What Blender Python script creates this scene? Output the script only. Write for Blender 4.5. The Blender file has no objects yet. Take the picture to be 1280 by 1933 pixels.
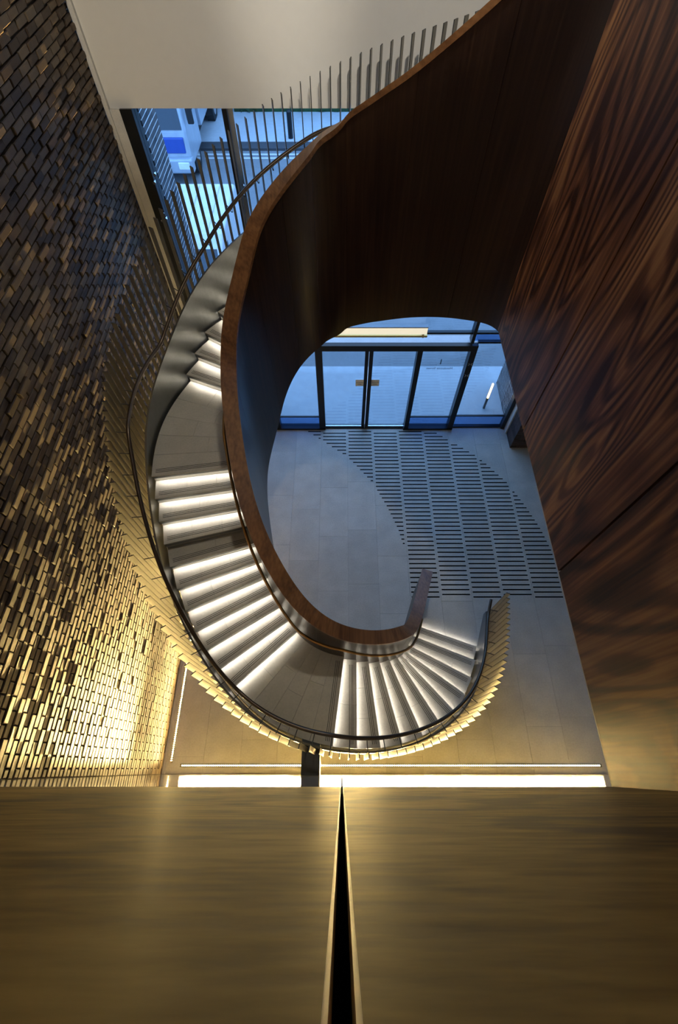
import bpy, math, random
import numpy as np
from mathutils import Vector, Matrix
random.seed(7)
sc = bpy.context.scene
C = sc.collection
H = 8.5                                   # eye height above the hall floor (m)

# ------------------------------------------------------------------ camera
cam_d = bpy.data.cameras.new('camera'); cam = bpy.data.objects.new('camera', cam_d); C.objects.link(cam)
cam.location = (0, 0, H); cam.rotation_euler = (math.radians(29.46), 0, 0)
cam_d.sensor_fit = 'VERTICAL'; cam_d.sensor_height = 36.0; cam_d.lens = 857.74/1933*36
cam_d.shift_x = -5.5/1933; cam_d.clip_start = 0.01; cam_d.clip_end = 200
sc.camera = cam

# ------------------------------------------------------------------ sky and exposure
w = bpy.data.worlds.new('dusk_sky'); sc.world = w; w.use_nodes = True
bgn = w.node_tree.nodes['Background']
bgn.inputs[0].default_value = (0.31, 0.54, 0.96, 1); bgn.inputs[1].default_value = 1.9
vs = sc.view_settings
vs.view_transform = 'Standard'; vs.look = 'None'; vs.gamma = 1.0; vs.use_curve_mapping = False; vs.exposure = 0.98

LED_WARM = 34.0      # perimeter floor strips
WASH = 4.2; BEAM = 8.5           # upward wash of the floor strips, W per metre
LED_STEP = 18.0      # strips under the nosings

# ------------------------------------------------------------------ materials
MATS = {}
def new_mat(name):
    m = bpy.data.materials.new(name); m.use_nodes = True
    MATS[name] = m
    return m, m.node_tree.nodes, m.node_tree.links, m.node_tree.nodes['Principled BSDF']
def setp(b, col=None, rough=None, metal=None, spec=None, coat=None, coat_r=None):
    if col is not None: b.inputs['Base Color'].default_value = (*col, 1)
    if rough is not None: b.inputs['Roughness'].default_value = rough
    if metal is not None: b.inputs['Metallic'].default_value = metal
    if spec is not None: b.inputs['Specular IOR Level'].default_value = spec
    if coat is not None: b.inputs['Coat Weight'].default_value = coat
    if coat_r is not None: b.inputs['Coat Roughness'].default_value = coat_r
def node(ns, t, **k):
    n = ns.new(t)
    for a, v in k.items(): setattr(n, a, v)
    return n
def ramp(ns, stops):
    r = ns.new('ShaderNodeValToRGB'); e = r.color_ramp.elements
    while len(e) < len(stops): e.new(0.5)
    for i, (p, c) in enumerate(stops): e[i].position = p; e[i].color = (*c, 1)
    return r
def bump(ns, ls, src, b, strength, dist):
    n = ns.new('ShaderNodeBump'); n.inputs['Strength'].default_value = strength; n.inputs['Distance'].default_value = dist
    ls.new(src, n.inputs['Height']); ls.new(n.outputs[0], b.inputs['Normal'])

def speckle_mat(name, c0, c1, scale, rough, bs=0.1, spec=0.5, coord='Object', metal=0.0):
    m, ns, ls, b = new_mat(name); setp(b, rough=rough, spec=spec, metal=metal)
    tc = ns.new('ShaderNodeTexCoord') if coord == 'Object' else ns.new('ShaderNodeNewGeometry')
    src = tc.outputs['Object'] if coord == 'Object' else tc.outputs['Position']
    n1 = ns.new('ShaderNodeTexNoise'); n1.inputs['Scale'].default_value = scale; n1.inputs['Detail'].default_value = 6
    n2 = ns.new('ShaderNodeTexNoise'); n2.inputs['Scale'].default_value = scale*0.08; n2.inputs['Detail'].default_value = 3
    ls.new(src, n1.inputs['Vector']); ls.new(src, n2.inputs['Vector'])
    mx = ns.new('ShaderNodeMath'); mx.operation = 'MULTIPLY_ADD'; mx.inputs[1].default_value = 0.45
    ls.new(n1.outputs[0], mx.inputs[0])
    m2 = ns.new('ShaderNodeMath'); m2.operation = 'MULTIPLY'; m2.inputs[1].default_value = 0.55
    ls.new(n2.outputs[0], m2.inputs[0]); ls.new(m2.outputs[0], mx.inputs[2])
    r = ramp(ns, [(0.3, c0), (0.7, c1)]); ls.new(mx.outputs[0], r.inputs[0]); ls.new(r.outputs[0], b.inputs['Base Color'])
    if bs: bump(ns, ls, n1.outputs[0], b, bs, 0.003)
    return m
def plain_mat(name, col, rough=0.5, metal=0.0, spec=0.5, bs=0.03):
    c1 = tuple(min(1, c*1.12) for c in col); c0 = tuple(c*0.88 for c in col)
    return speckle_mat(name, c0, c1, 60, rough, bs, spec, 'Position', metal)
def emit_mat(name, col, strength):
    m, ns, ls, b = new_mat(name); setp(b, (0.8, 0.8, 0.8), 0.4)
    b.inputs['Emission Color'].default_value = (*col, 1); b.inputs['Emission Strength'].default_value = strength
    return m
def stone_tile_mat(name, c0, c1, rough, per=0.1):
    """limestone: each slab its own shade (object random), cloudy grain on top"""
    m = speckle_mat(name, c0, c1, 38, rough, 0.05, 0.5, 'Position')
    ns, ls = m.node_tree.nodes, m.node_tree.links; b = ns['Principled BSDF']
    oi = ns.new('ShaderNodeObjectInfo'); mr = ns.new('ShaderNodeMapRange')
    mr.inputs[3].default_value = 1-per; mr.inputs[4].default_value = 1+per
    ls.new(oi.outputs['Random'], mr.inputs[0])
    hsv = ns.new('ShaderNodeHueSaturation'); ls.new(mr.outputs[0], hsv.inputs['Value'])
    old = b.inputs['Base Color'].links[0].from_socket
    ls.new(old, hsv.inputs['Color']); ls.new(hsv.outputs[0], b.inputs['Base Color'])
    return m
def wood_mat(name, dark, mid, light, rough, grain=9.0, coat=0.25, coat_r=0.18, axis='Z', figure=1.0, spec=0.5, st=(0.16, 0.035)):
    """walnut veneer: fine straight grain plus broad cathedral figure, grain along one axis"""
    m, ns, ls, b = new_mat(name); setp(b, rough=rough, coat=coat, coat_r=coat_r, spec=spec)
    g = ns.new('ShaderNodeNewGeometry')
    def mapping(s):
        mp = ns.new('ShaderNodeMapping'); mp.inputs['Scale'].default_value = s; ls.new(g.outputs['Position'], mp.inputs['Vector']); return mp
    lo = 0.10
    sc1 = {'Z': (1, 1, st[0]), 'X': (st[0], 1, 1), 'Y': (1, st[0], 1)}[axis]
    sc2 = {'Z': (1, 1, st[1]), 'X': (st[1], 1, 1), 'Y': (1, st[1], 1)}[axis]
    mpA = mapping(tuple(1.15*s for s in sc1)); mpB = mapping(tuple(34*s for s in sc2))
    nA = ns.new('ShaderNodeTexNoise'); nA.inputs['Scale'].default_value = 1.0; nA.inputs['Detail'].default_value = 2.0; nA.inputs['Distortion'].default_value = 0.6
    ls.new(mpA.outputs[0], nA.inputs['Vector'])
    rg = ns.new('ShaderNodeMath'); rg.operation = 'MULTIPLY'; rg.inputs[1].default_value = grain; ls.new(nA.outputs[0], rg.inputs[0])
    fr = ns.new('ShaderNodeMath'); fr.operation = 'PINGPONG'; fr.inputs[1].default_value = 0.5; ls.new(rg.outputs[0], fr.inputs[0])
    nB = ns.new('ShaderNodeTexNoise'); nB.inputs['Scale'].default_value = 1.0; nB.inputs['Detail'].default_value = 5.0
    ls.new(mpB.outputs[0], nB.inputs['Vector'])
    mpC = mapping(tuple(1.9*s for s in sc1))
    nC = ns.new('ShaderNodeTexNoise'); nC.inputs['Scale'].default_value = 1.0; nC.inputs['Detail'].default_value = 1.5
    ls.new(mpC.outputs[0], nC.inputs['Vector'])
    sh = ns.new('ShaderNodeMapRange'); sh.interpolation_type = 'SMOOTHSTEP'; sh.inputs[1].default_value = 0.04; sh.inputs[2].default_value = 0.36
    ls.new(fr.outputs[0], sh.inputs[0])
    a0_ = ns.new('ShaderNodeMath'); a0_.operation = 'MULTIPLY'; a0_.inputs[1].default_value = 0.20*figure; ls.new(sh.outputs[0], a0_.inputs[0])
    a = ns.new('ShaderNodeMath'); a.operation = 'MULTIPLY_ADD'; a.inputs[1].default_value = 0.62*figure; ls.new(nC.outputs[0], a.inputs[0]); ls.new(a0_.outputs[0], a.inputs[2])
    c = ns.new('ShaderNodeMath'); c.operation = 'MULTIPLY_ADD'; c.inputs[1].default_value = 0.55; ls.new(nB.outputs[0], c.inputs[0]); ls.new(a.outputs[0], c.inputs[2])
    mn = 0.44*figure+0.275
    r = ramp(ns, [(mn-0.20, dark), (mn, mid), (mn+0.24, light)]); ls.new(c.outputs[0], r.inputs[0]); ls.new(r.outputs[0], b.inputs['Base Color'])
    bump(ns, ls, nB.outputs[0], b, 0.06, 0.002)
    return m
def brick_mat(name, stops, mort_y=0.225, mort_z=0.075, axis=1, rough=0.55, y0=0.0, spec=0.4):
    """each brick its own fired colour (cell index -> white noise), with blotches"""
    m, ns, ls, b = new_mat(name); setp(b, rough=rough, spec=spec)
    g = ns.new('ShaderNodeNewGeometry'); sp = ns.new('ShaderNodeSeparateXYZ'); ls.new(g.outputs['Position'], sp.inputs[0])
    def math_(op, a, v=None, c=None):
        n = ns.new('ShaderNodeMath'); n.operation = op
        for i, q in enumerate((a, v, c)):
            if q is None: continue
            if isinstance(q, (int, float)): n.inputs[i].default_value = q
            else: ls.new(q, n.inputs[i])
        return n.outputs[0]
    row = math_('FLOOR', math_('DIVIDE', sp.outputs[2], mort_z))
    half = math_('MULTIPLY', math_('MODULO', row, 2.0), 0.5)
    col = math_('FLOOR', math_('ADD', math_('DIVIDE', math_('SUBTRACT', sp.outputs[axis], y0), mort_y), half))
    cv = ns.new('ShaderNodeCombineXYZ'); ls.new(row, cv.inputs[0]); ls.new(col, cv.inputs[1])
    wn = ns.new('ShaderNodeTexWhiteNoise'); wn.noise_dimensions = '2D'; ls.new(cv.outputs[0], wn.inputs['Vector'])
    n1 = ns.new('ShaderNodeTexNoise'); n1.inputs['Scale'].default_value = 9; n1.inputs['Detail'].default_value = 5; ls.new(g.outputs['Position'], n1.inputs['Vector'])
    n2 = ns.new('ShaderNodeTexNoise'); n2.inputs['Scale'].default_value = 140; n2.inputs['Detail'].default_value = 4; ls.new(g.outputs['Position'], n2.inputs['Vector'])
    v = math_('ADD', math_('MULTIPLY', wn.outputs['Value'], 0.62), math_('MULTIPLY', n1.outputs[0], 0.38))
    r = ramp(ns, stops); ls.new(v, r.inputs[0]); ls.new(r.outputs[0], b.inputs['Base Color'])
    bump(ns, ls, n2.outputs[0], b, 0.35, 0.004)
    return m
def glass_mat(name, tint, gloss=1.0, ior=1.45):
    m = bpy.data.materials.new(name); m.use_nodes = True; ns, ls = m.node_tree.nodes, m.node_tree.links
    ns.remove(ns['Principled BSDF']); out = ns['Material Output']
    tr = ns.new('ShaderNodeBsdfTransparent'); tr.inputs[0].default_value = (*tint, 1)
    gl = ns.new('ShaderNodeBsdfGlossy'); gl.inputs['Roughness'].default_value = 0.02
    fr = ns.new('ShaderNodeFresnel'); fr.inputs[0].default_value = ior
    nz = ns.new('ShaderNodeTexNoise'); nz.inputs['Scale'].default_value = 0.7
    ml = ns.new('ShaderNodeMath'); ml.operation = 'MULTIPLY'; ml.inputs[1].default_value = gloss; ls.new(fr.outputs[0], ml.inputs[0])
    mx = ns.new('ShaderNodeMixShader'); ls.new(ml.outputs[0], mx.inputs[0]); ls.new(tr.outputs[0], mx.inputs[1]); ls.new(gl.outputs[0], mx.inputs[2])
    ls.new(mx.outputs[0], out.inputs[0]); MATS[name] = m
    return m

M = dict(
    tile=stone_tile_mat('limestone_floor', (0.44, 0.42, 0.37), (0.60, 0.575, 0.51), 0.42, 0.07),
    joint=plain_mat('floor_joint', (0.30, 0.28, 0.24), 0.8),
    slot=plain_mat('dark_slot', (0.006, 0.006, 0.006), 0.9, 0.0, 0.03),
    tread=stone_tile_mat('tread_stone', (0.40, 0.375, 0.315), (0.52, 0.49, 0.415), 0.5, 0.05),
    grip=plain_mat('grip_strip_dark', (0.02, 0.018, 0.015), 0.6),
    steel=plain_mat('stair_steel', (0.22, 0.225, 0.22), 0.30, 0.85),
    steel_finshade=plain_mat('dark_steel_and_fin_shade', (0.05, 0.052, 0.05), 0.45, 0.4),  # real dark steel parts; also the painted shade on the fin edges
    fin=plain_mat('fin_bronze_grey', (0.30, 0.28, 0.235), 0.42, 0.35),
    bronze=plain_mat('bronze_handrail', (0.42, 0.22, 0.07), 0.28, 0.9),
    rail=plain_mat('dark_bronze_rail', (0.10, 0.075, 0.055), 0.32, 0.8),
    wood=wood_mat('walnut_veneer', (0.040, 0.013, 0.007), (0.150, 0.052, 0.022), (0.46, 0.20, 0.07), 0.44, grain=24, coat=0.04, coat_r=0.2, spec=0.2, st=(0.26, 0.03)),
    drum_shaded=wood_mat('walnut_drum_shaded', (0.010, 0.004, 0.0028), (0.028, 0.012, 0.007), (0.062, 0.028, 0.014), 0.36, grain=4, coat=0.15, coat_r=0.22, figure=0.35, spec=0.35),  # same walnut as the veneer, darkened: its shade put into the colour
    cap=wood_mat('walnut_cap', (0.10, 0.038, 0.013), (0.20, 0.085, 0.030), (0.32, 0.145, 0.052), 0.42, coat=0.1, axis='Y', figure=0.5),
    nearwood=wood_mat('walnut_parapet', (0.085, 0.038, 0.005), (0.21, 0.108, 0.016), (0.38, 0.21, 0.04), 0.62, coat=0.02, coat_r=0.35, figure=0.9, spec=0.09, axis='X', st=(0.55, 0.30), grain=6),
    edge=plain_mat('veneer_edge', (0.75, 0.48, 0.16), 0.45),
    polish=plain_mat('polished_white_panel', (0.75, 0.72, 0.62), 0.06, 0.0, 0.6, 0.0),
    brick=brick_mat('hall_brick', [(0.25, (0.055, 0.035, 0.023)), (0.5, (0.11, 0.073, 0.046)), (0.78, (0.18, 0.13, 0.08))]),
    mortar=plain_mat('dark_mortar', (0.025, 0.02, 0.015), 0.9),
    obrick=brick_mat('outside_brick', [(0.2, (0.05, 0.05, 0.055)), (0.8, (0.13, 0.12, 0.12))]),
    omortar=plain_mat('pale_mortar', (0.85, 0.85, 0.84), 0.9),
    pbrick=brick_mat('pier_brick', [(0.2, (0.035, 0.025, 0.022)), (0.8, (0.09, 0.06, 0.05))], axis=0),
    white=speckle_mat('white_plaster', (0.66, 0.64, 0.59), (0.70, 0.68, 0.63), 9, 0.7, 0.03, 0.3, 'Position'),
    paint=plain_mat('pale_paint', (0.62, 0.60, 0.56), 0.6),
    grey=plain_mat('grey_plaster', (0.20, 0.195, 0.18), 0.8),
    frame=plain_mat('black_frame', (0.012, 0.013, 0.015), 0.35, 0.3),
    framed=plain_mat('ledge_paint', (0.45, 0.47, 0.5), 0.4),
    glass=glass_mat('clear_glass', (0.80, 0.90, 0.97), 0.35),
    glassd=glass_mat('tinted_glass', (0.38, 0.54, 0.76), 0.35),
    chrome=plain_mat('polished_fitting', (0.75, 0.75, 0.75), 0.15, 1.0),
    brass=plain_mat('brass_bar', (0.75, 0.50, 0.16), 0.3, 0.9),
    led=emit_mat('warm_led', (1.0, 0.68, 0.22), LED_WARM*5),
    ledstep=emit_mat('white_led', (1.0, 0.95, 0.90), LED_STEP),
    lamp=emit_mat('door_lamp_diffuser', (1.0, 0.90, 0.66), 0.40),
    amber=emit_mat('amber_glow', (1.0, 0.55, 0.15), 6.0),
    paving=speckle_mat('street_paving', (0.42, 0.43, 0.44), (0.55, 0.56, 0.57), 6, 0.7, 0.1, 0.4, 'Position'),
    road=speckle_mat('asphalt', (0.16, 0.165, 0.17), (0.22, 0.225, 0.23), 30, 0.75, 0.2, 0.4, 'Position'),
    kerb=plain_mat('dark_kerb', (0.05, 0.05, 0.055), 0.7),
    lineW=plain_mat('road_paint', (0.6, 0.6, 0.58), 0.7),
    hedge=speckle_mat('hedge_leaf', (0.006, 0.02, 0.008), (0.03, 0.09, 0.03), 14, 0.7, 0.3, 0.3, 'Position'),
    vanw=plain_mat('van_white_paint', (0.62, 0.61, 0.60), 0.3, 0.0, 0.5, 0.0),
    truckp=plain_mat('truck_silver_paint', (0.42, 0.46, 0.52), 0.3, 0.2, 0.5, 0.0),
    truckb=plain_mat('truck_blue_paint', (0.03, 0.08, 0.35), 0.4, 0.0, 0.5, 0.0),
    vglass=plain_mat('vehicle_glass', (0.02, 0.035, 0.05), 0.08, 0.0, 0.6, 0.0),
    tyre=plain_mat('tyre_rubber', (0.015, 0.015, 0.016), 0.8),
    lens=plain_mat('lamp_lens', (0.85, 0.86, 0.86), 0.15, 0.0, 0.5, 0.0),
    green=plain_mat('green_marking', (0.35, 0.6, 0.06), 0.6),
    ink=plain_mat('dark_ink', (0.02, 0.02, 0.025), 0.6),
    paper=plain_mat('sticker_paper', (0.92, 0.88, 0.76), 0.6),
)

# ------------------------------------------------------------------ mesh helpers
def mk(name, verts, faces, mat, parent=None, smooth=False):
    me = bpy.data.meshes.new(name); me.from_pydata([tuple(v) for v in verts], [], faces); me.validate(); me.update()
    if mat: me.materials.append(MATS_get(mat))
    if smooth: me.polygons.foreach_set('use_smooth', [True]*len(me.polygons))
    o = bpy.data.objects.new(name, me); C.objects.link(o)
    if parent: o.parent = parent
    return o
def MATS_get(m): return M[m] if isinstance(m, str) else m
BOXF = [(0, 3, 2, 1), (4, 5, 6, 7), (0, 1, 5, 4), (1, 2, 6, 5), (2, 3, 7, 6), (3, 0, 4, 7)]
def boxv(x0, x1, y0, y1, z0, z1):
    return [(x0, y0, z0), (x1, y0, z0), (x1, y1, z0), (x0, y1, z0), (x0, y0, z1), (x1, y0, z1), (x1, y1, z1), (x0, y1, z1)]
class MB:
    def __init__(s): s.v = []; s.f = []
    def add(s, v, f):
        n = len(s.v); s.v += list(v); s.f += [tuple(i+n for i in q) for q in f]; return s
    def box(s, *a): return s.add(boxv(*a), BOXF)
    def cyl(s, c, r, h, axis='Z', n=16, r2=None):
        r2 = r if r2 is None else r2; v = []
        for k, (rr, t) in enumerate(((r, 0), (r2, h))):
            for i in range(n):
                a = 2*math.pi*i/n; p = (rr*math.cos(a), rr*math.sin(a), t)
                if axis == 'X': p = (p[2], p[0], p[1])
                if axis == 'Y': p = (p[1], p[2], p[0])
                v.append((c[0]+p[0], c[1]+p[1], c[2]+p[2]))
        f = [(i, (i+1) % n, n+(i+1) % n, n+i) for i in range(n)] + [tuple(range(n-1, -1, -1)), tuple(range(n, 2*n))]
        return s.add(v, f)
    def prism(s, prof, x0, x1):                      # profile in (y,z), extruded along x
        n = len(prof); v = [(x0, y, z) for y, z in prof]+[(x1, y, z) for y, z in prof]
        f = [(i, (i+1) % n, n+(i+1) % n, n+i) for i in range(n)] + [tuple(range(n-1, -1, -1)), tuple(range(n, 2*n))]
        return s.add(v, f)
    def tube(s, pts, r, n=8):
        pts = [Vector(p) for p in pts]; rings = []
        for i, p in enumerate(pts):
            t = (pts[min(i+1, len(pts)-1)]-pts[max(i-1, 0)]).normalized()
            up = Vector((0, 0, 1)) if abs(t.z) < 0.95 else Vector((1, 0, 0))
            a = t.cross(up).normalized(); b = a.cross(t).normalized()
            rings.append([p+a*(r*math.cos(2*math.pi*k/n))+b*(r*math.sin(2*math.pi*k/n)) for k in range(n)])
        v = [q for R_ in rings for q in R_]; f = []
        for i in range(len(pts)-1):
            for k in range(n):
                f.append((i*n+k, i*n+(k+1) % n, (i+1)*n+(k+1) % n, (i+1)*n+k))
        f += [tuple(range(n-1, -1, -1)), tuple(range((len(pts)-1)*n, len(pts)*n))]
        return s.add(v, f)
    def build(s, name, mat, parent=None, smooth=False): return mk(name, s.v, s.f, mat, parent, smooth)
def box(name, mat, parent, *a): return MB().box(*a).build(name, mat, parent)
def bevel(o, wd=0.01, seg=2):
    m = o.modifiers.new('bevel', 'BEVEL'); m.width = wd; m.segments = seg; m.limit_method = 'ANGLE'; return o
def empty(name, loc=(0, 0, 0)):
    o = bpy.data.objects.new(name, None); o.location = loc; C.objects.link(o); return o
def tag(o, label=None, cat=None, group=None, kind=None):
    if label: o['label'] = label
    if cat: o['category'] = cat
    if group: o['group'] = group
    if kind: o['kind'] = kind
    return o
def copy_of(src, parent, loc=None, scale=None, rotz=None):
    o = src.copy(); C.objects.link(o); o.parent = parent
    if loc is not None: o.location = loc
    if scale is not None: o.scale = scale
    if rotz is not None: o.rotation_euler = (0, 0, rotz)
    return o

# camera projection in photo pixels (only used to rank which bricks show largest)
_th = math.radians(29.46)
def photo_px(p):
    y, z = p[1], p[2]-H
    wv = y*math.sin(_th)-z*math.cos(_th)
    return 645.5+857.74*p[0]/wv, 966.5+857.74*(-y*math.cos(_th)-z*math.sin(_th))/wv

# ------------------------------------------------------------------ key planes
XL = -0.344*H          # brick wall
YF = 0.837*H           # street facade
YN = -0.0092*H         # wall below the camera
XR = 0.158*H           # walnut wall on the right (hangs from the upper floor)
ZB = 0.690*H           # its underside
ZT = 0.985*H           # parapet top
ZG = 0.823*H           # gallery floor
XE = 0.62*H            # outer wall of the hall on the right
YB = -0.32*H           # back of the gallery
ZC = 1.32*H            # ceiling
ZU = 0.713*H           # underside of the white bulkhead

# ================================================================== SETTING
# ---- floor: limestone slabs 600 x 1200 with inlaid dark slots
floor = box('floor', 'joint', None, XL-0.3, XE+0.2, YN-0.2, YF+0.02, -0.25, -0.012)
tag(floor, 'pale limestone slab floor of the entrance hall', None, None, 'structure')
unit = MB().box(0, 1, 0, 1, 0, 1).build('floor_tile', 'tile', floor)
first = True
xk = [0.127+0.6*k for k in range(-6, 9)]
for ci in range(len(xk)-1):
    x0, x1 = max(xk[ci], XL), min(xk[ci+1], XE)
    if x1-x0 < 0.02: continue
    y = YN - [0.35, 0.95, 0.1, 0.7, 1.05, 0.5][ci % 6]
    while y < YF:
        y0, y1 = max(y, YN), min(y+1.2, YF); y += 1.2
        if y1-y0 < 0.02: continue
        loc = (x0+0.0015, y0+0.0015, -0.012); scl = (x1-x0-0.003, y1-y0-0.003, 0.012)
        if first: o = unit; o.location = loc; o.scale = scl; first = False
        else: o = copy_of(unit, floor, loc, scl)
lbY = [2.8, 2.904, 3.421, 3.885, 4.373, 4.562, 4.953, 5.54, 6.059, 6.283, 6.528, 7.001, 7.1]
lbX = [1.31, 1.315, 1.318, 1.297, 1.186, 1.119, 0.969, 0.691, 0.297, 0.104, -0.20, -0.80, -0.93]
unit = MB().box(0, 1, -0.5, 0.5, 0, 1).build('floor_slot', 'slot', floor)
first = True
for ci in range(-2, 8):
    xa, xb = 0.127+0.6*ci+0.028, 0.127+0.6*(ci+1)-0.028
    yy = 2.905 + (0.05 if ci % 2 else 0.0)
    while yy < 7.03:
        l = float(np.interp(yy, lbY, lbX)); r = l+3.0
        a, b_ = max(xa, l), min(xb, r)
        if b_-a > 0.03:
            loc = (a, yy, -0.01); scl = (b_-a, 0.026, 0.0115)
            if first: unit.location = loc; unit.scale = scl; first = False
            else: copy_of(unit, floor, loc, scl)
        yy += 0.1

# ---- left brick wall
wl = box('wall_left', 'mortar', None, XL-0.35, XL-0.028, YN-0.1, YF+0.02, 0, ZC)
tag(wl, 'tall dark brick wall lit from a strip at its foot', None, None, 'structure')
def brick_shape(L, Hh, D, ch=0.006):
    # front face towards +x at x = D; origin at the centre of the back
    a, b_ = L/2, Hh/2
    v = [(0, -a, -b_), (0, a, -b_), (0, a, b_), (0, -a, b_),
         (D-ch, -a, -b_), (D-ch, a, -b_), (D-ch, a, b_), (D-ch, -a, b_),
         (D, -a+ch, -b_+ch), (D, a-ch, -b_+ch), (D, a-ch, b_-ch), (D, -a+ch, b_-ch)]
    f = [(0, 1, 5, 4), (1, 2, 6, 5), (2, 3, 7, 6), (3, 0, 4, 7), (4, 5, 9, 8), (5, 6, 10, 9), (6, 7, 11, 10), (7, 4, 8, 11), (8, 9, 10, 11)]
    return v, f
bricks = []
ROWS = int(8.7/0.075)
for r in range(ROWS):
    z = (r+0.5)*0.075
    off = 0.5*(r % 2)
    k = -1
    while True:
        yc = (k+0.5-off)*0.225; k += 1
        ya, yb = max(yc-0.1085, YN), min(yc+0.1085, YF-0.005)
        if yc-0.1085 > YF: break
        if yb-ya < 0.04: continue
        t = min(1, max(0, (z-3.0)/3.0))
        pr = random.gauss(0, 0.0014+0.006*t)
        if random.random() < 0.012+0.12*t: pr += random.uniform(0.006, 0.014)*(0.5+0.5*t)
        pr = max(-0.016, min(0.035, pr))
        rot = random.gauss(0, 0.0012+0.014*t); tilt = random.gauss(0, 0.003+0.04*t)
        bricks.append(((ya+yb)/2, z, yb-ya, 0.0655-random.random()*0.003, pr, rot, tilt))
def area_px(b):
    x = XL+b[4]; P = [photo_px((x, b[0]+sy*b[2]/2, b[1]+sz*b[3]/2)) for sy, sz in ((-1, -1), (1, -1), (1, 1), (-1, 1))]
    cx, cy = sum(p[0] for p in P)/4, sum(p[1] for p in P)/4
    A_ = abs(sum(P[i][0]*P[(i+1) % 4][1]-P[(i+1) % 4][0]*P[i][1] for i in range(4)))/2
    inside = 2 < cx < 1278 and 2 < cy < 1462
    return A_ if inside else 0
order = sorted(range(len(bricks)), key=lambda i: -area_px(bricks[i]))
big = set(order[:300])
full_v, full_f = brick_shape(0.217, 0.0645, 0.10)
proto = mk('brick', full_v, full_f, 'brick', wl); used = False
rest = MB()
for i, (yc, z, L, hh, pr, rot, tilt) in enumerate(bricks):
    Mx = Matrix.Translation((XL-0.10+pr, yc, z)) @ Matrix.Rotation(rot, 4, 'Z') @ Matrix.Rotation(tilt*0.6, 4, 'Y')
    if i in big:
        o = proto if not used else copy_of(proto, wl)
        used = True
        o.matrix_local = Mx @ Matrix.Diagonal((1, L/0.217, hh/0.0645, 1))
    else:
        v, f = brick_shape(L, hh, 0.10, 0.005+0.008*min(1, max(0, (z-2)/3)))
        rest.add([Mx @ Vector(q) for q in v], f)
o = rest.build('brickwork', 'brick', wl); tag(o, None, None, None, 'stuff')

# ---- wall under the camera: polished lower part and walnut parapet with one open joint
wn = MB().box(XL-0.3, XE, YN-0.33, YN-0.22, 0, ZT-0.03).box(XL-0.3, XE, YN-0.22, YN-0.031, 0, ZB-0.02).box(XL-0.3, -0.02, YN-0.22, YN-0.031, ZT-0.05, ZT-0.01).box(0.02, XE, YN-0.22, YN-0.031, ZT-0.05, ZT-0.01).box(-0.02, 0.02, YN-0.22, YN-0.12, ZT-0.05, ZT-0.01).build('wall_near', 'slot')
tag(wn, 'walnut parapet wall with polished base directly under the viewpoint', None, None, 'structure')
GAP = 0.0076
xs = [XL-0.05, -GAP, GAP, XR]
for (x0, x1) in ((XL-0.04, -GAP), (GAP, XR+0.02)):
    o = box('wood_panel', 'nearwood', wn, x0, x1, YN-0.03, YN, ZB, ZT)
    e = -GAP if x0 < -1 else GAP
    box('panel_edge', 'edge', o, min(e, e+math.copysign(0.0025, -e)), max(e, e+math.copysign(0.0025, -e)), YN-0.03, YN-0.0005, ZB, ZT)
for (x0, x1) in ((XL-0.04, -0.006), (0.006, XE)):
    box('polished_panel', 'polish', wn, x0, x1, YN-0.03, YN-0.002, 0.02, ZB-0.012)

# ---- hanging walnut wall on the right (panels between open joints)
wr = box('wall_right', 'frame', None, XR+0.045, XR+0.30, YN-0.03, 0.386*H, ZB+0.02, ZT-0.01)
tag(wr, 'glossy dark walnut veneer wall hanging on the right', None, None, 'structure')
js = [YN, 0.1252*H, 0.2574*H, 0.3885*H]
for i in range(3):
    g0 = 0 if i == 0 else 0.007; g1 = 0.004 if i == 2 else 0.007
    box('wood_panel', 'wood', wr, XR, XR+0.04, js[i]+g0, js[i+1]-g1, ZB, ZT)
box('edge_trim', 'paint', wr, XR+0.001, XR+0.05, YN, 0.20*H, ZB-0.012, ZB-0.001)

# ---- gallery slabs, outer walls, ceiling
sl = MB().box(XR+0.05, XE, YN-0.1, 0.385*H, ZB+0.03, ZG).box(XL-0.3, XE, YB, YN-0.34, ZB+0.03, ZG).build('floor_gallery', 'grey')
tag(sl, 'upper gallery floor slab behind the parapets', None, None, 'structure')
o = box('wall_back', 'grey', None, XL-0.3, XE+0.2, YB-0.2, YB, 0, ZC); tag(o, 'plain wall at the back of the gallery', None, None, 'structure')
o = box('wall_far_right', 'grey', None, XE, XE+0.2, YB, YF+0.2, 0, ZC); tag(o, 'plain plaster wall beyond the hanging walnut wall', None, None, 'structure')
o = box('ceiling', 'white', None, XL-0.3, XE+0.2, YB-0.2, YF+0.25, ZC, ZC+0.2); tag(o, 'white ceiling above the stairwell', None, None, 'structure')
ZW0, ZW1 = 1.0*H, 1.14*H
XWL = XL+0.04
bh = MB().box(XL-0.02, XE, YF, YF+0.25, ZU, ZW0).box(XL-0.02, XE, YF, YF+0.25, ZW1, ZC).box(XL-0.02, -2.0, YF, YF+0.25, ZW0, ZW1).box(1.6, XE, YF, YF+0.25, ZW0, ZW1).build('wall_front', 'white')
tag(bh, 'white plaster bulkhead above the street glazing', None, None, 'structure')
o = box('trim_left', 'paint', None, XL+0.001, XL+0.055, YF-0.05, YF, 0, ZW0); tag(o, 'pale vertical edge trim where brick wall meets the bulkhead', None, None, 'structure')
o = box('trim_jamb', 'paint', None, XL+0.056, -2.75, YF-0.035, YF+0.22, 0, ZU); tag(o, 'white jamb at the left end of the street glazing', None, None, 'structure')

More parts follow.
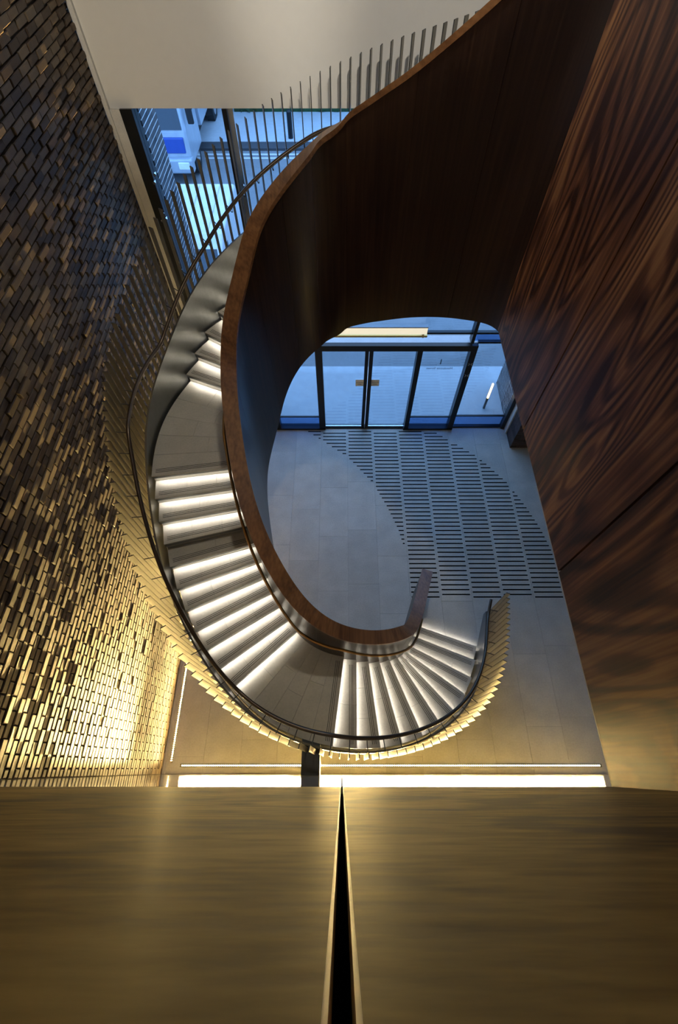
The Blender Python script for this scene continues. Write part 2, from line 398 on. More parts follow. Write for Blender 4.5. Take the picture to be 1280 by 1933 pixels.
# ---- street glazing above the doors
win = empty('window_1', (0, YF, 0)); tag(win, 'tall street window of frameless panes between black posts', None, None, 'structure')
def part(name, mat, parent, *a):
    o = box(name, mat, parent, *a)
    o.matrix_parent_inverse = parent.matrix_world.inverted() if parent.type == 'EMPTY' else Matrix.Identity(4)
    return o
win.location = (0, 0, 0)
part('post', 'frame', win, -2.75, -2.60, YF-0.03, YF+0.16, 0, ZU)
for x in (-1.46, 2.50): part('mullion', 'frame', win, x-0.03, x+0.03, YF-0.02, YF+0.15, 2.5, ZU)
o = part('mullion_fin', 'chrome', win, -1.425, -1.36, YF+0.02, YF+0.06, 2.6, ZU)
for (x0, x1) in ((-2.60, -1.49), (-1.36, 2.47), (2.53, 3.86)):
    part('pane', 'glass', win, x0, x1, YF+0.06, YF+0.075, 2.70, ZU)
    part('transom', 'frame', win, x0, x1, YF+0.03, YF+0.10, 2.675, 2.715)
    if x0 > 2.5 or x0 < -2: part('pane', 'glassd', win, x0, x1, YF+0.06, YF+0.075, 2.50, 2.675)
for (x, z) in ((-2.56, 5.36), (-2.60, 5.26), (-2.62, 4.86), (-2.66, 4.76), (-2.60, 4.78), (-2.62, 4.0), (-1.38, 5.22), (-1.40, 5.10), (-1.38, 4.62), (-1.40, 4.54), (-1.37, 4.46)):
    m_ = MB().cyl((x, YF-0.055, z), 0.02, 0.03, 'Y', 10).cyl((x, YF-0.03, z), 0.008, 0.05, 'Y', 8)
    o = m_.build('glass_bolt', 'chrome', win)
win2 = empty('window_2'); tag(win2, 'upper floor street window above the bulkhead', None, None, 'structure')
box('pane', 'glass', win2, -2.0, 1.6, YF+0.10, YF+0.115, ZW0, ZW1)
for x in (-2.0, -0.2, 1.54): box('mullion', 'frame', win2, x, x+0.06, YF+0.05, YF+0.16, ZW0, ZW1)

# ---- entrance doors
dr = empty('door_1'); tag(dr, 'black framed glass entrance doors with sliding leaves', None, None, 'structure')
def dpart(name, mat, *a): return box(name, mat, dr, *a)
Y0 = YF-0.02
for x0, x1 in ((-1.56, -1.45), (-0.53, -0.39), (1.48, 1.58), (2.51, 2.63)):
    dpart('post', 'frame', x0, x1, Y0-0.03, YF+0.12, 0, 2.34)
dpart('meeting_stile', 'frame', 0.46, 0.53, Y0, YF+0.06, 0.03, 2.34)
dpart('meeting_stile', 'frame', 0.545, 0.62, Y0, YF+0.06, 0.03, 2.34)
dpart('header', 'frame', -1.56, 2.63, Y0-0.03, YF+0.05, 2.34, 2.47)
dpart('header_ledge', 'framed', -1.56, 2.63, YF+0.05, YF+0.26, 2.36, 2.462)
dpart('threshold', 'frame', -1.56, -0.39, Y0-0.04, YF+0.10, 0, 0.05)
dpart('threshold', 'frame', 1.46, 2.63, Y0-0.04, YF+0.10, 0, 0.05)
dpart('track', 'frame', -0.39, 1.48, Y0, YF+0.10, 0, 0.03)
for x0, x1 in ((-0.39, 0.46), (0.62, 1.48)):
    o = dpart('door_leaf', 'glass', x0, x1, YF+0.02, YF+0.032, 0.06, 2.34)
    box('bottom_rail', 'chrome', o, x0, x1, YF+0.01, YF+0.042, 0.03, 0.06)
for x0, x1 in ((-1.45, -0.53), (1.58, 2.51)):
    dpart('side_pane', 'glass', x0, x1, YF+0.02, YF+0.032, 0.38, 2.34)
    dpart('kick_pane', 'glassd', x0, x1, YF+0.02, YF+0.032, 0.05, 0.36)
    dpart('rail', 'frame', x0, x1, YF+0.01, YF+0.045, 0.36, 0.385)
for x0, x1 in ((-2.60, -1.56), (2.63, 3.86)):
    dpart('side_pane', 'glass', x0, x1, YF+0.05, YF+0.062, 0.38, 2.47)
    dpart('kick_pane', 'glassd', x0, x1, YF+0.05, YF+0.062, 0.03, 0.36)
    dpart('rail', 'frame', x0, x1, YF+0.04, YF+0.08, 0.36, 0.385)
    dpart('rail', 'frame', x0, x1, YF+0.03, YF+0.10, 2.46, 2.50)
    dpart('sill', 'frame', x0, x1, YF+0.02, YF+0.10, 0, 0.03)
dpart('post', 'frame', 3.80, 3.88, YF-0.02, YF+0.12, 0, ZU)
for z in (2.02, 1.72):
    for sx in (-1, 1):
        m_ = MB()
        for sz in (-1, 1): m_.tube([(2.575+sx*0.012, YF-0.056, z), (2.575+sx*0.04, YF-0.056, z+sz*0.03)], 0.004, 6)
        m_.build('patch_mark', 'lens', dr)
def text_mesh(body, size, mat, parent, M4, name='lettering'):
    cu = bpy.data.curves.new(name, 'FONT'); cu.body = body; cu.size = size; cu.align_x = 'CENTER'; cu.extrude = 0.001
    to = bpy.data.objects.new(name, cu); C.objects.link(to)
    me = bpy.data.meshes.new_from_object(to.evaluated_get(bpy.context.evaluated_depsgraph_get()))
    bpy.data.objects.remove(to); me.name = name
    me.materials.clear(); me.materials.append(M[mat])
    o = bpy.data.objects.new(name, me); C.objects.link(o); o.parent = parent; o.matrix_local = M4
    return o
# lettering faces the street, so it reads reversed from inside
RT = Matrix.Rotation(math.pi, 4, 'Z') @ Matrix.Rotation(math.pi/2, 4, 'X')
text_mesh('Handyside Street', 0.078, 'ink', dr, Matrix.Translation((2.0, YF+0.036, 1.81)) @ RT)
text_mesh('1', 0.20, 'ink', dr, Matrix.Translation((2.0, YF+0.036, 1.94)) @ RT)
RI = Matrix.Rotation(math.pi/2, 4, 'X')
for xc in (0.375, 0.705):
    o = dpart('door_sticker', 'paper', xc-0.085, xc+0.085, YF+0.014, YF+0.0185, 1.36, 1.54)
    text_mesh('AUTOMATIC', 0.026, 'ink', o, Matrix.Translation((xc, YF+0.012, 1.455)) @ RI)
    text_mesh('DOOR', 0.026, 'ink', o, Matrix.Translation((xc, YF+0.012, 1.405)) @ RI)

# ---- brick pier and jamb at the right end of the glazing
def brick_block(name, mat, mmat, x0, x1, y0, y1, z1, faces, label, parent=None):
    ins = 0.003 if mmat == 'omortar' else 0.012
    core = box(name, mmat, parent, x0+ins, x1-ins, y0+ins, y1-ins, 0, z1)
    tag(core, label, None, None, 'structure')
    mb = MB()
    for r in range(int(z1/0.075)):
        za, zb = (r*0.075+0.008, r*0.075+0.067) if mmat == 'omortar' else (r*0.075+0.004, r*0.075+0.071)
        for face in faces:
            lo, hi = (y0, y1) if face in '+X-X' else (x0, x1)
            k = lo-(0.1125 if r % 2 else 0)
            while k < hi:
                a, b_ = max(k+0.004, lo), min(k+0.221, hi); k += 0.225
                if b_-a < 0.03: continue
                p = random.uniform(-0.002, 0.003)
                if face == '+X': mb.box(x1-0.04, x1+p, a, b_, za, zb)
                if face == '-X': mb.box(x0-p, x0+0.04, a, b_, za, zb)
                if face == '-Y': mb.box(a, b_, y0-p, y0+0.04, za, zb)
    o = mb.build('brickwork', mat, core); tag(o, None, None, None, 'stuff')
    return core
brick_block('wall_right_pier', 'pbrick', 'mortar', 3.915, XE, 6.52, 6.95, ZB, ('-X', '-Y'), 'dark brick pier at the right end of the entrance glazing')
o = box('trim_jamb_right', 'paint', None, 3.885, 3.99, 6.951, YF+0.02, 0, ZU); tag(o, 'white jamb beside the brick pier at the entrance', None, None, 'structure')
o = box('wall_front_right', 'grey', None, 3.99, XE, 6.951, YF+0.25, 0, ZU); tag(o, 'plain wall return beside the entrance', None, None, 'structure')
brick_block('wall_street_left', 'obrick', 'omortar', XL-0.4, -2.62, YF+0.26, 8.05, 6.6, ('+X',), 'street side brick return with pale mortar left of window')
brick_block('wall_street_right', 'obrick', 'omortar', 3.95, 4.6, YF+0.26, 8.6, 6.6, ('-X',), 'street side brick return right of the entrance')

# ---- street
o = box('ground_pavement', 'paving', None, -40, 40, YF+0.02, 9.2, -0.25, -0.01); tag(o, 'pale street pavement outside the doors', None, None, 'structure')
o = box('ground_road', 'road', None, -40, 40, 9.2, 21.2, -0.3, -0.09); tag(o, 'blue grey asphalt road beyond the window', None, None, 'structure')
o = box('ground_kerb', 'kerb', None, -40, 40, 21.2, 21.75, -0.3, -0.01); tag(o, 'dark kerb along the far side of the road', None, None, 'structure')
o = box('ground_far_pavement', 'paving', None, -40, 40, 21.75, 28.2, -0.3, 0.0); tag(o, 'pale pavement on the far side of the road', None, None, 'structure')
for y in (20.55, 20.85):
    o = box('road_line', 'lineW', None, -5.3, 12, y, y+0.10, -0.09, -0.083); tag(o, 'thin pale road edge line %s the dark kerb' % ('nearest' if y > 20.7 else 'just in from'), 'road marking', 'road edge lines')
o = box('wall_far_street', 'kerb', None, -40, 40, 28.2, 28.5, -0.3, 6); tag(o, 'dark wall across the street', None, None, 'structure')
hd = MB()
for i in range(2600):
    x, y, z = random.uniform(-4.6, 7), random.uniform(24.45, 24.85), random.uniform(0, 3.2)
    s = random.uniform(0.12, 0.3); a = random.uniform(0, 6.28); t = random.uniform(-0.9, 0.9)
    d = Vector((math.cos(a), math.sin(a)*0.7, math.sin(t))).normalized()*s; e = Vector((-math.sin(a), math.cos(a), 0.3))*s*0.35
    p = Vector((x, y, z)); hd.add([p-d, p+e, p+d, p-e], [(0, 1, 2, 3)])
hd.box(-4.6, 7, 24.45, 24.85, 0, 3.0)
o = hd.build('hedge', 'hedge'); tag(o, 'dark green hedge across the street', 'hedge', None, 'stuff')

# ================================================================== STAIRCASE
rho = 0.0187
T = np.array([(8, .365), (0, .355), (-12, .338), (-25, .336), (-34, .3455), (-45, .3665), (-57, .388), (-69, .396), (-80, .3955), (-92, .390), (-105, .3785), (-118, .3585), (-130, .336), (-145, .314), (-160, .3), (-175, .2975), (-187, .3045), (-200, .314), (-213, .323), (-225, .337), (-240, .352), (-255, .361), (-266, .359), (-275, .350), (-284, .337), (-292, .322), (-303, .303), (-315, .291), (-327, .287), (-340, .291), (-352, .302), (-368, .321)])
def cubic(xs, ys, x):
    n = len(xs); h = np.diff(xs); A_ = np.zeros((n, n)); b = np.zeros(n); A_[0, 0] = A_[-1, -1] = 1
    for i in range(1, n-1):
        A_[i, i-1] = h[i-1]; A_[i, i] = 2*(h[i-1]+h[i]); A_[i, i+1] = h[i]; b[i] = 3*((ys[i+1]-ys[i])/h[i]-(ys[i]-ys[i-1])/h[i-1])
    c = np.linalg.solve(A_, b); x = np.atleast_1d(x); k = np.clip(np.searchsorted(xs, x)-1, 0, n-2); d = x-xs[k]
    bb = (ys[k+1]-ys[k])/h[k]-h[k]*(2*c[k]+c[k+1])/3; dd = (c[k+1]-c[k])/(3*h[k])
    return ys[k]+bb*d+c[k]*d*d+dd*d**3
AN = np.arange(5, -366.1, -.25)
RR = cubic(-T[:, 0], T[:, 1], -AN)
OP = (np.array([0, .42])+np.c_[RR*np.cos(np.radians(AN)), RR*np.sin(np.radians(AN))])*H
TG = np.gradient(OP, axis=0); TG /= np.hypot(*TG.T)[:, None]
NM = np.c_[TG[:, 1], -TG[:, 0]]
SS = np.r_[0, np.cumsum(np.hypot(*np.diff(OP, axis=0).T))]
def s_of(a): return float(np.interp(-a, -AN, SS))
def a_of(s): return float(np.interp(s, SS, AN))
def P(s, off):                                   # plan point at path s, offset inwards from the outer stringer line
    i = np.interp(s, SS, np.arange(len(SS)))
    j = int(min(len(SS)-2, max(0, math.floor(i)))); f = i-j
    if s < 0: f = 0
    o = OP[j]*(1-f)+OP[j+1]*f; n = NM[j]*(1-f)+NM[j+1]*f; n = n/np.hypot(*n)
    return o[0]+n[0]*off, o[1]+n[1]*off
def NRM(s):
    j = int(np.clip(np.searchsorted(SS, s), 0, len(SS)-1)); return NM[j]
ak = [-34.1, -39.5, -45.7, -51.5, -57.7, -63.4, -69.4, -75.2, -80.8, -86.5, -92.1, -119.9, -125.1, -130.3, -135.3, -140.6, -146.2, -151.9, -157.7, -163.6, -169.6, -175.4, -213.2, -219.1, -225.1, -231.3]
sk = [s_of(a) for a in ak]
RZ = rho*H
zs_ = [sk[25], s_of(-266), s_of(-295), s_of(-325), s_of(-345)]; zz_ = [26*RZ, .622*H, .692*H, .765*H, 44*RZ]
for k in range(27, 45): sk.append(float(np.interp(k*RZ, zz_, zs_)))
SEND = s_of(-361.5)
ps = [sk[0]-.30]+sk[:11]+[sk[11]-.28]+sk[11:22]+[sk[22]-.29]+sk[22:]
pz = [0]+[RZ*(k+1) for k in range(11)]+[11*RZ]+[RZ*(k+12) for k in range(11)]+[22*RZ]+[RZ*(k+23) for k in range(22)]
def zl(s): return float(np.interp(s, ps, pz))
def tab(t):
    a = np.array(t, float)
    y = np.interp(-AN, -a[:, 0], a[:, 1])
    kw = 65; pad = np.r_[2*y[0]-y[kw:0:-1], y, 2*y[-1]-y[-2:-kw-2:-1]]
    g = np.exp(-0.5*(np.arange(-kw, kw+1)/22.0)**2); g /= g.sum()
    ys = np.convolve(pad, g, 'valid')
    def f(s): return float(np.interp(s, SS, ys))*H
    return f
ZF = tab([(5, .10), (-10, .122), (-20, .148), (-38, .205), (-51, .24), (-80, .31), (-100, .36), (-124, .41), (-136, .447), (-152, .49), (-170, .531), (-187, .566), (-204, .603), (-213, .627), (-231, .683), (-244, .714), (-254, .74), (-266, .769), (-276, .795), (-287, .82), (-293, .833), (-310, .875), (-330, .92), (-350, .955), (-366, .965)])
ZCAP = tab([(5, .10), (-20, .132), (-38, .188), (-60, .255), (-76, .288), (-92, .32), (-107, .36), (-123, .40), (-143, .447), (-164, .488), (-182, .532), (-197, .567), (-210, .616), (-218, .652), (-224, .674), (-236, .701), (-247, .724), (-258, .742), (-275, .766), (-296, .803), (-311, .849), (-328, .896), (-345, .945), (-366, .985)])
ZBOT = tab([(5, 0), (-118, 0), (-150, .115), (-188, .238), (-209, .302), (-222, .366), (-233, .403), (-240, .433), (-254, .459), (-271, .48), (-296, .534), (-310, .582), (-324, .618), (-336, .647), (-347, .673), (-358, .69), (-366, .692)])
def ZS(s): return max(ZF(s)-.127*H, 0.012*H)
W = .137*H; WR = .021*H

st = empty('spiral_staircase', (P(sk[0], W/2)[0], P(sk[0], W/2)[1], 0))
tag(st, 'sweeping oval staircase with lit stone steps, walnut inner balustrade and bronze fins', 'staircase')
ST_INV = Matrix.Translation((-st.location[0], -st.location[1], 0))
def stp(o):
    o.parent = st; o.matrix_parent_inverse = ST_INV; return o
def sector(mb, s0, s1, o0, o1, z0, z1, n=3):
    b = []; 
    for i in range(n+1):
        s = s0+(s1-s0)*i/n
        a, c = P(s, o0), P(s, o1)
        b += [(a[0], a[1], z0), (c[0], c[1], z0), (c[0], c[1], z1), (a[0], a[1], z1)]
    f = []
    for i in range(n):
        q, r = 4*i, 4*i+4
        for k in range(4): f.append((q+k, r+k, r+(k+1) % 4, q+(k+1) % 4))
    f += [(3, 2, 1, 0), (4*n, 4*n+1, 4*n+2, 4*n+3)]
    f = [tuple(reversed(x)) for x in f]
    return mb.add(b, f)
def straight_strip(mb, s, d0, d1, o0, o1, z0, z1):
    """strip parallel to the nosing at path s, between distances d0..d1 behind it"""
    a, c = P(s, o0), P(s, o1); t = np.array([c[0]-a[0], c[1]-a[1]]); t /= np.hypot(*t)
    g = np.array([t[1], -t[0]]); 
    q = np.array(P(s+.05, (o0+o1)/2))-np.array(P(s, (o0+o1)/2))
    if g@q < 0: g = -g
    p = [np.array(a)+g*d0, np.array(c)+g*d0, np.array(c)+g*d1, np.array(a)+g*d1]
    return mb.add([(x[0], x[1], z0) for x in p]+[(x[0], x[1], z1) for x in p], BOXF)
random.seed(11)
splits = [(0.47,), (0.36, 0.70), (0.30, 0.66), (0.55,), (0.33, 0.68)]
for k in range(1, 45):
    s0 = sk[k-1]; land = k in (11, 22)
    s1 = sk[k] if k < 44 else s0+0.30
    z1 = k*RZ; z0 = z1-0.045
    tr = sector(MB(), s0+0.012, s1+0.03, 0.0, W, z0, z1-0.022, 8 if land else 3).build('landing' if land else 'tread', 'steel')
    stp(tr)
    if land:
        nA = 5 if k == 11 else 5
        for i in range(nA):
            sa = s0+(s1-s0)*i/nA; sb = s0+(s1-s0)*(i+1)/nA
            fr = [0]+([0.42] if i % 2 == 0 else [0.62])+[1]
            if i == 0: fr = [0, 1]
            for j in range(len(fr)-1):
                o = sector(MB(), sa+(0.0 if i == 0 else 0.002), sb-0.002+(0.03 if i == nA-1 else 0), W*fr[j]+0.002, W*fr[j+1]-0.002, z1-0.022, z1, 3).build('landing_slab', 'tread')
                o.parent = tr; o.matrix_parent_inverse = ST_INV if False else Matrix.Identity(4)
    else:
        fr = [0]+list(splits[k % 5])+[1]
        for j in range(len(fr)-1):
            o = sector(MB(), s0, s1+0.03, W*fr[j]+0.0015, W*fr[j+1]-0.0015, z1-0.022, z1, 3).build('tread_slab', 'tread', tr)
    for j in range(3):
        d = 0.052+0.024*j
        straight_strip(MB(), s0, d, d+0.007, 0.05, W-0.07, z1-0.004, z1+0.0012).build('grip_strip', 'grip', tr)
    # riser and light strip under the nosing
    straight_strip(MB(), s0, 0.030, 0.050, 0.0, W, z1-RZ, z0+0.002).build('riser', 'tread', tr)
    straight_strip(MB(), s0, 0.0, 0.008, 0.0, W, z0-0.017, z1-0.022).build('nosing_lip', 'steel', tr)
    if k != 19:
        straight_strip(MB(), s0, 0.012, 0.028, 0.02, W-0.02, z0-0.010, z0-0.001).build('light_strip', 'ledstep', tr)
# gallery landing at the stair head
o = sector(MB(), sk[43]+0.30, SEND, 0, W, ZG-0.25, ZG, 6).build('head_landing', 'tread'); stp(o)

def sweep(name, mat, s0, s1, sect, n, close=True, smooth=False):
    """sect(s) -> list of (offset, z); closed loop of points swept along the plan curve"""
    v = []; 
    for i in range(n+1):
        s = s0+(s1-s0)*i/n
        for off, z in sect(s):
            p = P(s, off); v.append((p[0], p[1], z))
    m_ = len(sect(s0)); f = []
    for i in range(n):
        for k in range(m_):
            f.append((i*m_+k, i*m_+(k+1) % m_, (i+1)*m_+(k+1) % m_, (i+1)*m_+k))
    f += [tuple(range(m_-1, -1, -1)), tuple(range(n*m_, (n+1)*m_))]
    o = mk(name, v, f, mat); stp(o); return o
# extend the start: stair foot
SA = s_of(-20.5)
# outer stringer: folded steel plate; inner face shows beside the treads
def strs(s):
    zb = max(0.0, min(zl(s), ZS(s))-0.30); zt = max(ZS(s), zb+0.05)
    return [(-.004*H, zb), (-.004*H-.025, zb), (-.004*H-.025, zt), (-.004*H, zt)]
sg = np.linspace(SA, SEND, 12)
for i in range(11): sweep('outer_stringer', 'steel', sg[i], sg[i+1], strs, 22)
def soff(s):
    z = max(0.02, zl(s)-0.33); return [(-.003*H, z-0.02), (W, z-0.02), (W, z), (-.003*H, z)]
sweep('soffit', 'paint', s_of(-60), SEND, soff, 160)
# inner walnut balustrade in panels, with a cap of solid lengths
pa = [-20.5, -62, -105, -148, -188, -222, -243, -262, -285, -310, -335, -361.5]
for i in range(len(pa)-1):
    a0, a1 = s_of(pa[i])+0.003, s_of(pa[i+1])-0.003
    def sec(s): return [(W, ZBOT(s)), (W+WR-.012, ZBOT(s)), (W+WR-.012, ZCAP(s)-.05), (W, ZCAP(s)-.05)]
    o = sweep('balustrade_panel', 'drum_shaded', a0, a1, sec, 26)
    def sec2(s): return [(W-.008, ZCAP(s)-.052), (W+WR, ZCAP(s)-.052), (W+WR, ZCAP(s)), (W-.008, ZCAP(s))]
    o = sweep('balustrade_cap', 'cap', a0-0.002, a1+0.002, sec2, 26)
def rail(name, mat, off, dz, s0, s1, r, n):
    pts = []
    for i in range(n+1):
        s = s0+(s1-s0)*i/n; p = P(s, off); zm = sum(zl(s+d) for d in (-.09, -.045, 0, .045, .09))/5; pts.append((p[0], p[1], zm+(dz(s) if callable(dz) else dz)))
    o = MB().tube(pts, r, 10).build(name, mat, None, True); stp(o); return o
HRZ = tab([(5, .113), (-245, .113), (-262, .097), (-275, .080), (-300, .070), (-366, .070)])
rail('outer_handrail', 'rail', .009*H, HRZ, s_of(-22), SEND, 0.024, 420)
rail('inner_handrail', 'bronze', W-.060, .080*H, s_of(-36), SEND, 0.019, 420)
# fins: flat bars standing radially outside the stringer, all one length
FL = .127*H+0.22
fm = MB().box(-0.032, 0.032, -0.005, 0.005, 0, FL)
fp = None; s = SA+0.01
kf = 0; bk = None
while s < SEND-0.02:
    p = P(s, -.0125*H-0.0); n = NRM(s); a = math.atan2(n[1], n[0])
    z = ZF(s)-FL; loc = (p[0], p[1], max(z, 0.0))
    if fp is None:
        fp = fm.build('fin', 'fin'); o = fp; fp.data.materials.append(M['steel_finshade'])
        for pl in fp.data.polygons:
            if abs(pl.normal.y) < 0.5: pl.material_index = 1  # thin edges and ends drawn dark: their shade put into the colour
    else:
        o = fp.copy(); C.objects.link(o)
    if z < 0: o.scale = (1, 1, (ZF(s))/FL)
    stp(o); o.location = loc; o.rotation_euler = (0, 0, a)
    if kf % 2 == 0 and s > s_of(-24):
        # handrail bracket, a bent rod from the fin to the rail
        q = P(s, .009*H); zr = zl(s)+HRZ(s); d = .0215*H
        if bk is None:
            bk = MB().tube([(0, 0, -0.024), (0, 0, -0.07), (-0.03, 0, -0.085), (-d+0.032, 0, -0.05)], 0.006, 6).build('rail_bracket', 'steel_finshade'); ob = bk
        else:
            ob = bk.copy(); C.objects.link(ob)
        stp(ob); ob.location = (q[0], q[1], zr); ob.rotation_euler = (0, 0, a)
    kf += 1; s += 0.1063
# support arm from landing to the wall under the viewpoint
o = box('support_arm', 'steel_finshade', None, -0.53, -0.29, YN, 0.42, 11*RZ-0.32, 11*RZ-0.02); stp(o)

# ================================================================== LIGHT FITTINGS
def led_run(label, axis, a0, a1, c, parent_name='led_strip'):
    mb = MB(); n = int((a1-a0)/0.032)
    if axis == 'X':
        ch = MB().box(a0-0.02, a1+0.02, c-0.022, c-0.016, 0.0005, 0.012).box(a0-0.02, a1+0.02, c+0.016, c+0.022, 0.0005, 0.012).box(a0-0.02, a1+0.02, c-0.022, c+0.022, 0.0003, 0.003)
    else:
        ch = MB().box(c-0.022, c-0.016, a0-0.02, a1+0.02, 0.0005, 0.012).box(c+0.016, c+0.022, a0-0.02, a1+0.02, 0.0005, 0.012).box(c-0.022, c+0.022, a0-0.02, a1+0.02, 0.0003, 0.003)
    for i in range(n):
        t = a0+(i+0.5)*(a1-a0)/n
        x, y = (t, c) if axis == 'X' else (c, t)
        mb.box(x-0.006, x+0.006, y-0.006, y+0.006, 0.003, 0.009)
    root = ch.build(parent_name, 'chrome')
    tag(root, label, 'light strip', 'floor light strips')
    o = mb.build('led_dots', 'led', root); tag(o, None, None, None, 'stuff')
    for nm, spread, per, tilt in (('wash_lamp', 70, WASH if axis == 'Y' else WASH*1.9, 3), ('beam_lamp', 6.5 if axis == 'Y' else 11, BEAM if axis == 'Y' else BEAM*0.15, 2.4 if axis == 'Y' else 0.6)):
        ld = bpy.data.lights.new(nm, 'AREA'); ld.shape = 'RECTANGLE'; ld.size = a1-a0; ld.size_y = 0.007
        ld.energy = per*(a1-a0); ld.color = (1.0, 0.70, 0.25); ld.spread = math.radians(spread)
        lo_ = bpy.data.objects.new(nm, ld); C.objects.link(lo_); lo_.parent = root
        dx = -0.005 if nm == 'wash_lamp' else 0.005; tl = math.radians(tilt)
        if axis == 'X': lo_.location = ((a0+a1)/2, c+dx, 0.0035); lo_.rotation_euler = (math.pi-tl, 0, 0)
        else: lo_.location = (c+dx, (a0+a1)/2, 0.0035); lo_.rotation_euler = (Matrix.Rotation(-tl, 3, 'Y') @ Matrix.Rotation(math.pi, 3, 'X') @ Matrix.Rotation(math.pi/2, 3, 'Z')).to_euler()
    return root
led_run('long floor light strip along the foot of the polished wall under the viewpoint', 'X', XL+0.30, 4.22, 0.045)
led_run('floor light strip along the foot of the brick wall', 'Y', 0.10, 6.7, XL+0.125)
def spotlight(name, label, base, aim, energy, size, soft, col=(1.0, 0.92, 0.80)):
    base = Vector(base); aim = Vector(aim); q = (aim-base).to_track_quat('-Z', 'Y')
    up = empty(name, base); tag(up, label, 'spotlight')
    up.rotation_euler = q.to_euler()
    MB().cyl((0, 0, 0.0), 0.055, 0.16, 'Z', 20).build('housing', 'frame', up)
    MB().cyl((0, 0, 0.05), 0.012, 0.22, 'Z', 8).build('mounting_arm', 'frame', up)
    ld = bpy.data.lights.new('spot_lamp', 'SPOT'); ld.energy = energy; ld.color = col; ld.spot_size = math.radians(size); ld.spot_blend = 0.7; ld.shadow_soft_size = soft
    lo_ = bpy.data.objects.new('spot_lamp', ld); C.objects.link(lo_); lo_.parent = up; lo_.location = (0, 0, -0.02)
    return up
spotlight('added_bulkhead_spot', 'added unseen spotlight brightening the bulkhead, nearest the brick wall', (-1.6, -0.9, ZC-0.25), (-1.7, YF, 0.845*H), 520, 27, 0.06)  # added out of view to brighten the bulkhead; no such fitting known
spotlight('added_bulkhead_spot', 'added unseen spotlight brightening the bulkhead, nearest the hanging walnut wall', (0.4, -0.9, ZC-0.25), (0.5, YF, 0.865*H), 620, 27, 0.06)  # second spot added out of view for the same bulkhead
spotlight('ceiling_downlight', 'black downlight in the ceiling over the middle of the stairwell', (0.35, 3.7, ZC-0.2), (0.2, 3.75, 0), 170, 74, 0.2, (1.0, 0.93, 0.78))
lf = empty('linear_lamp', (0.5, 7.0, 2.7)); tag(lf, 'pale linear lamp with a brass bar above the entrance doors', 'lamp')
def lfp(name, mat, *a):
    o = box(name, mat, None, *a); o.parent = lf; o.matrix_parent_inverse = Matrix.Translation((-0.5, -7.0, -2.7)); return o
lfp('housing', 'framed', -0.62, 1.58, 6.99, 7.07, 2.935, 2.955)
lfp('diffuser', 'lamp', -0.60, 1.57, 6.99, 7.07, 2.80, 2.935)
lfp('brass_bar', 'brass', -0.62, 1.59, 7.01, 7.06, 2.715, 2.755)
for x in (-0.5, 1.5):
    lfp('hanger', 'frame', x, x+0.03, 7.03, YF+0.03, 2.69, 2.82)
# ================================================================== STREET THINGS
def vehicle_root(name, loc, label, cat):
    o = empty(name, loc); tag(o, label, cat); return o
def vp(mb, name, mat, root, bv=0.0, smooth=False, parent=None):
    o = mb.build(name, mat, parent or root, smooth)
    if bv: bevel(o, bv, 3)
    return o
# white van, nose towards the building (-y)
v = vehicle_root('delivery_van', (-3.92, 10.25, -0.09), 'white delivery van parked outside the street window', 'van')
prof = [(0.0, 0.32), (3.95, 0.32), (4.0, 1.9), (3.85, 2.12), (1.35, 2.14), (0.95, 1.95), (0.32, 1.22), (-0.28, 1.05), (-0.42, 0.62), (-0.35, 0.32)]
vp(MB().prism(prof, -0.95, 0.95), 'body', 'vanw', v, 0.07)
vp(MB().add([(-0.82, 0.965, 1.985), (0.82, 0.965, 1.985), (0.88, 0.31, 1.255), (-0.88, 0.31, 1.255), (-0.82, 0.985, 1.94), (0.82, 0.985, 1.94), (0.88, 0.34, 1.21), (-0.88, 0.34, 1.21)], [tuple(reversed(q)) for q in BOXF]), 'windscreen', 'vglass', v)
for s_ in (-1, 1):
    vp(MB().box(0.951*s_-0.004, 0.951*s_+0.004, 0.75, 1.7, 1.25, 1.8), 'side_window', 'vglass', v)
    vp(MB().box(s_*0.66-0.17, s_*0.66+0.17, -0.44, -0.30, 0.72, 0.95), 'headlamp', 'lens', v, 0.03)
    m_ = vp(MB().box(s_*1.13-0.10, s_*1.13+0.10, 0.62, 0.74, 1.2, 1.55), 'wing_mirror', 'tyre', v, 0.04)
    for y in (0.55, 3.3):
        wv = vp(MB().cyl((s_*0.86-0.11, y, 0.34), 0.34, 0.22, 'X', 20), 'wheel', 'tyre', v)
        vp(MB().cyl((s_*0.86-0.12, y, 0.34), 0.20, 0.24, 'X', 14), 'hub', 'chrome', v, parent=wv)
vp(MB().box(-0.92, 0.92, -0.47, -0.30, 0.36, 0.62), 'bumper', 'tyre', v, 0.04)
vp(MB().box(-0.45, 0.45, -0.45, -0.38, 0.66, 0.9), 'grille', 'tyre', v, 0.02)
for x in (-0.55, 0.0, 0.55): vp(MB().box(x-0.012, x+0.012, 1.5, 3.7, 2.14, 2.152), 'roof_rib', 'vanw', v)
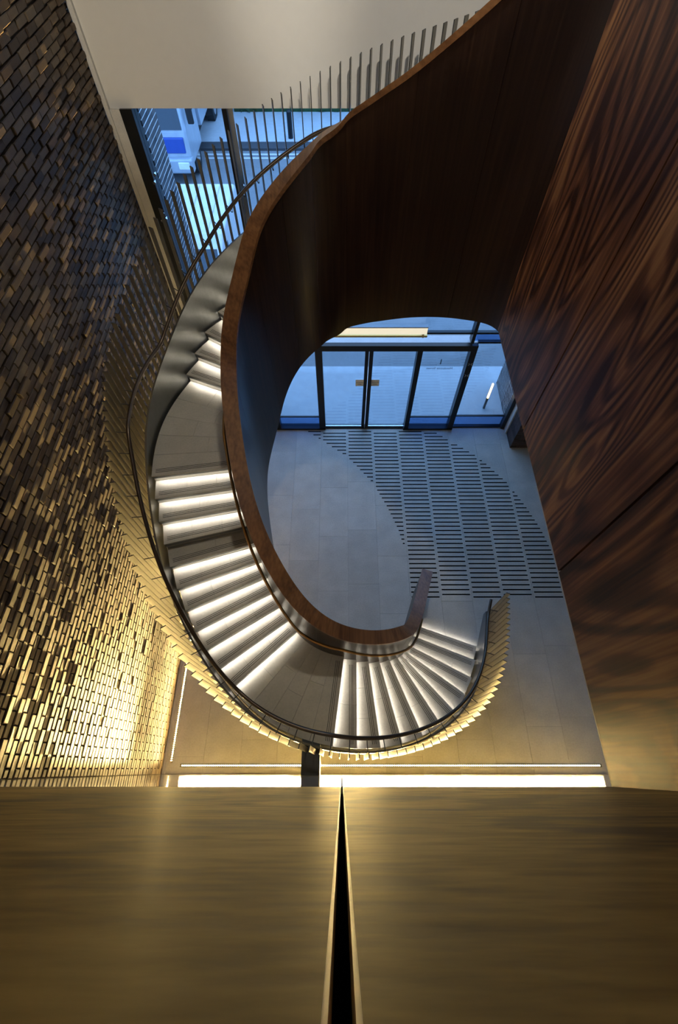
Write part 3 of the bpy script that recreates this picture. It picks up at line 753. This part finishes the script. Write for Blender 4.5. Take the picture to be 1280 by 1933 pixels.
# silver lorry
t = vehicle_root('lorry', (-6.45, 18.65, -0.09), 'silver blue lorry on the road beyond the white van', 'truck')
prof = [(0.0, 0.55), (1.9, 0.55), (1.95, 2.9), (1.75, 3.05), (0.75, 3.0), (0.28, 2.55), (0.02, 1.55), (-0.06, 0.9)]
vp(MB().prism(prof, -1.2, 1.2), 'cab', 'truckp', t, 0.09)
vp(MB().add([(-0.98, 0.26, 2.60), (0.98, 0.26, 2.60), (1.06, -0.012, 1.62), (-1.06, -0.012, 1.62), (-0.98, 0.30, 2.58), (0.98, 0.30, 2.58), (1.06, 0.05, 1.60), (-1.06, 0.05, 1.60)], [tuple(reversed(q)) for q in BOXF]), 'windscreen', 'vglass', t)
vp(MB().box(-1.05, 1.05, -0.09, 0.02, 0.98, 1.42), 'grille', 'truckb', t, 0.03)
vp(MB().box(-1.22, 1.22, -0.22, 0.15, 0.42, 0.86), 'bumper', 'truckp', t, 0.06)
for s_ in (-1, 1):
    vp(MB().box(s_*0.92-0.2, s_*0.92+0.2, -0.24, -0.12, 0.55, 0.78), 'headlamp', 'lens', t, 0.03)
    vp(MB().box(s_*1.42-0.10, s_*1.42+0.10, 0.05, 0.17, 1.75, 2.35), 'wing_mirror', 'tyre', t, 0.03)
    vp(MB().box(s_*1.205-0.004, s_*1.205+0.004, 0.5, 1.4, 1.7, 2.5), 'side_window', 'vglass', t)
    for y in (0.95, 5.2, 6.5):
        wv = vp(MB().cyl((s_*1.02-0.15, y, 0.5), 0.5, 0.30, 'X', 22), 'wheel', 'tyre', t)
        vp(MB().cyl((s_*1.02-0.16, y, 0.5), 0.27, 0.32, 'X', 14), 'hub', 'chrome', t, parent=wv)
vp(MB().box(-1.0, 1.0, 1.9, 7.6, 0.6, 0.95), 'chassis', 'tyre', t)
vp(MB().box(-1.25, 1.25, 2.15, 7.7, 0.95, 3.3), 'cargo_box', 'truckp', t, 0.04)
vp(MB().box(-1.15, -0.5, -0.015, 0.30, 2.72, 2.95), 'marker_panel', 'green', t, 0.02)
b = MB().cyl((-2.05, 22.05, 0.0), 0.10, 0.85, 'Z', 18).cyl((-2.05, 22.05, 0.85), 0.10, 0.06, 'Z', 18, 0.05)
o = b.build('street_bollard', 'frame'); tag(o, 'black street bollard on the far pavement', 'bollard')
sp = empty('amber_streak', (3.5, 7.75, 0)); tag(sp, 'glowing amber post added for a streak in the glass right of the entrance', 'amber streak')  # glowing post added to stand for an amber streak in the glass
o = MB().cyl((0, 0, 0), 0.03, 0.35, 'Z', 12).build('post', 'frame', sp)
o = MB().cyl((0, 0, 0.35), 0.022, 0.45, 'Z', 12).build('glow_tube', 'amber', sp)
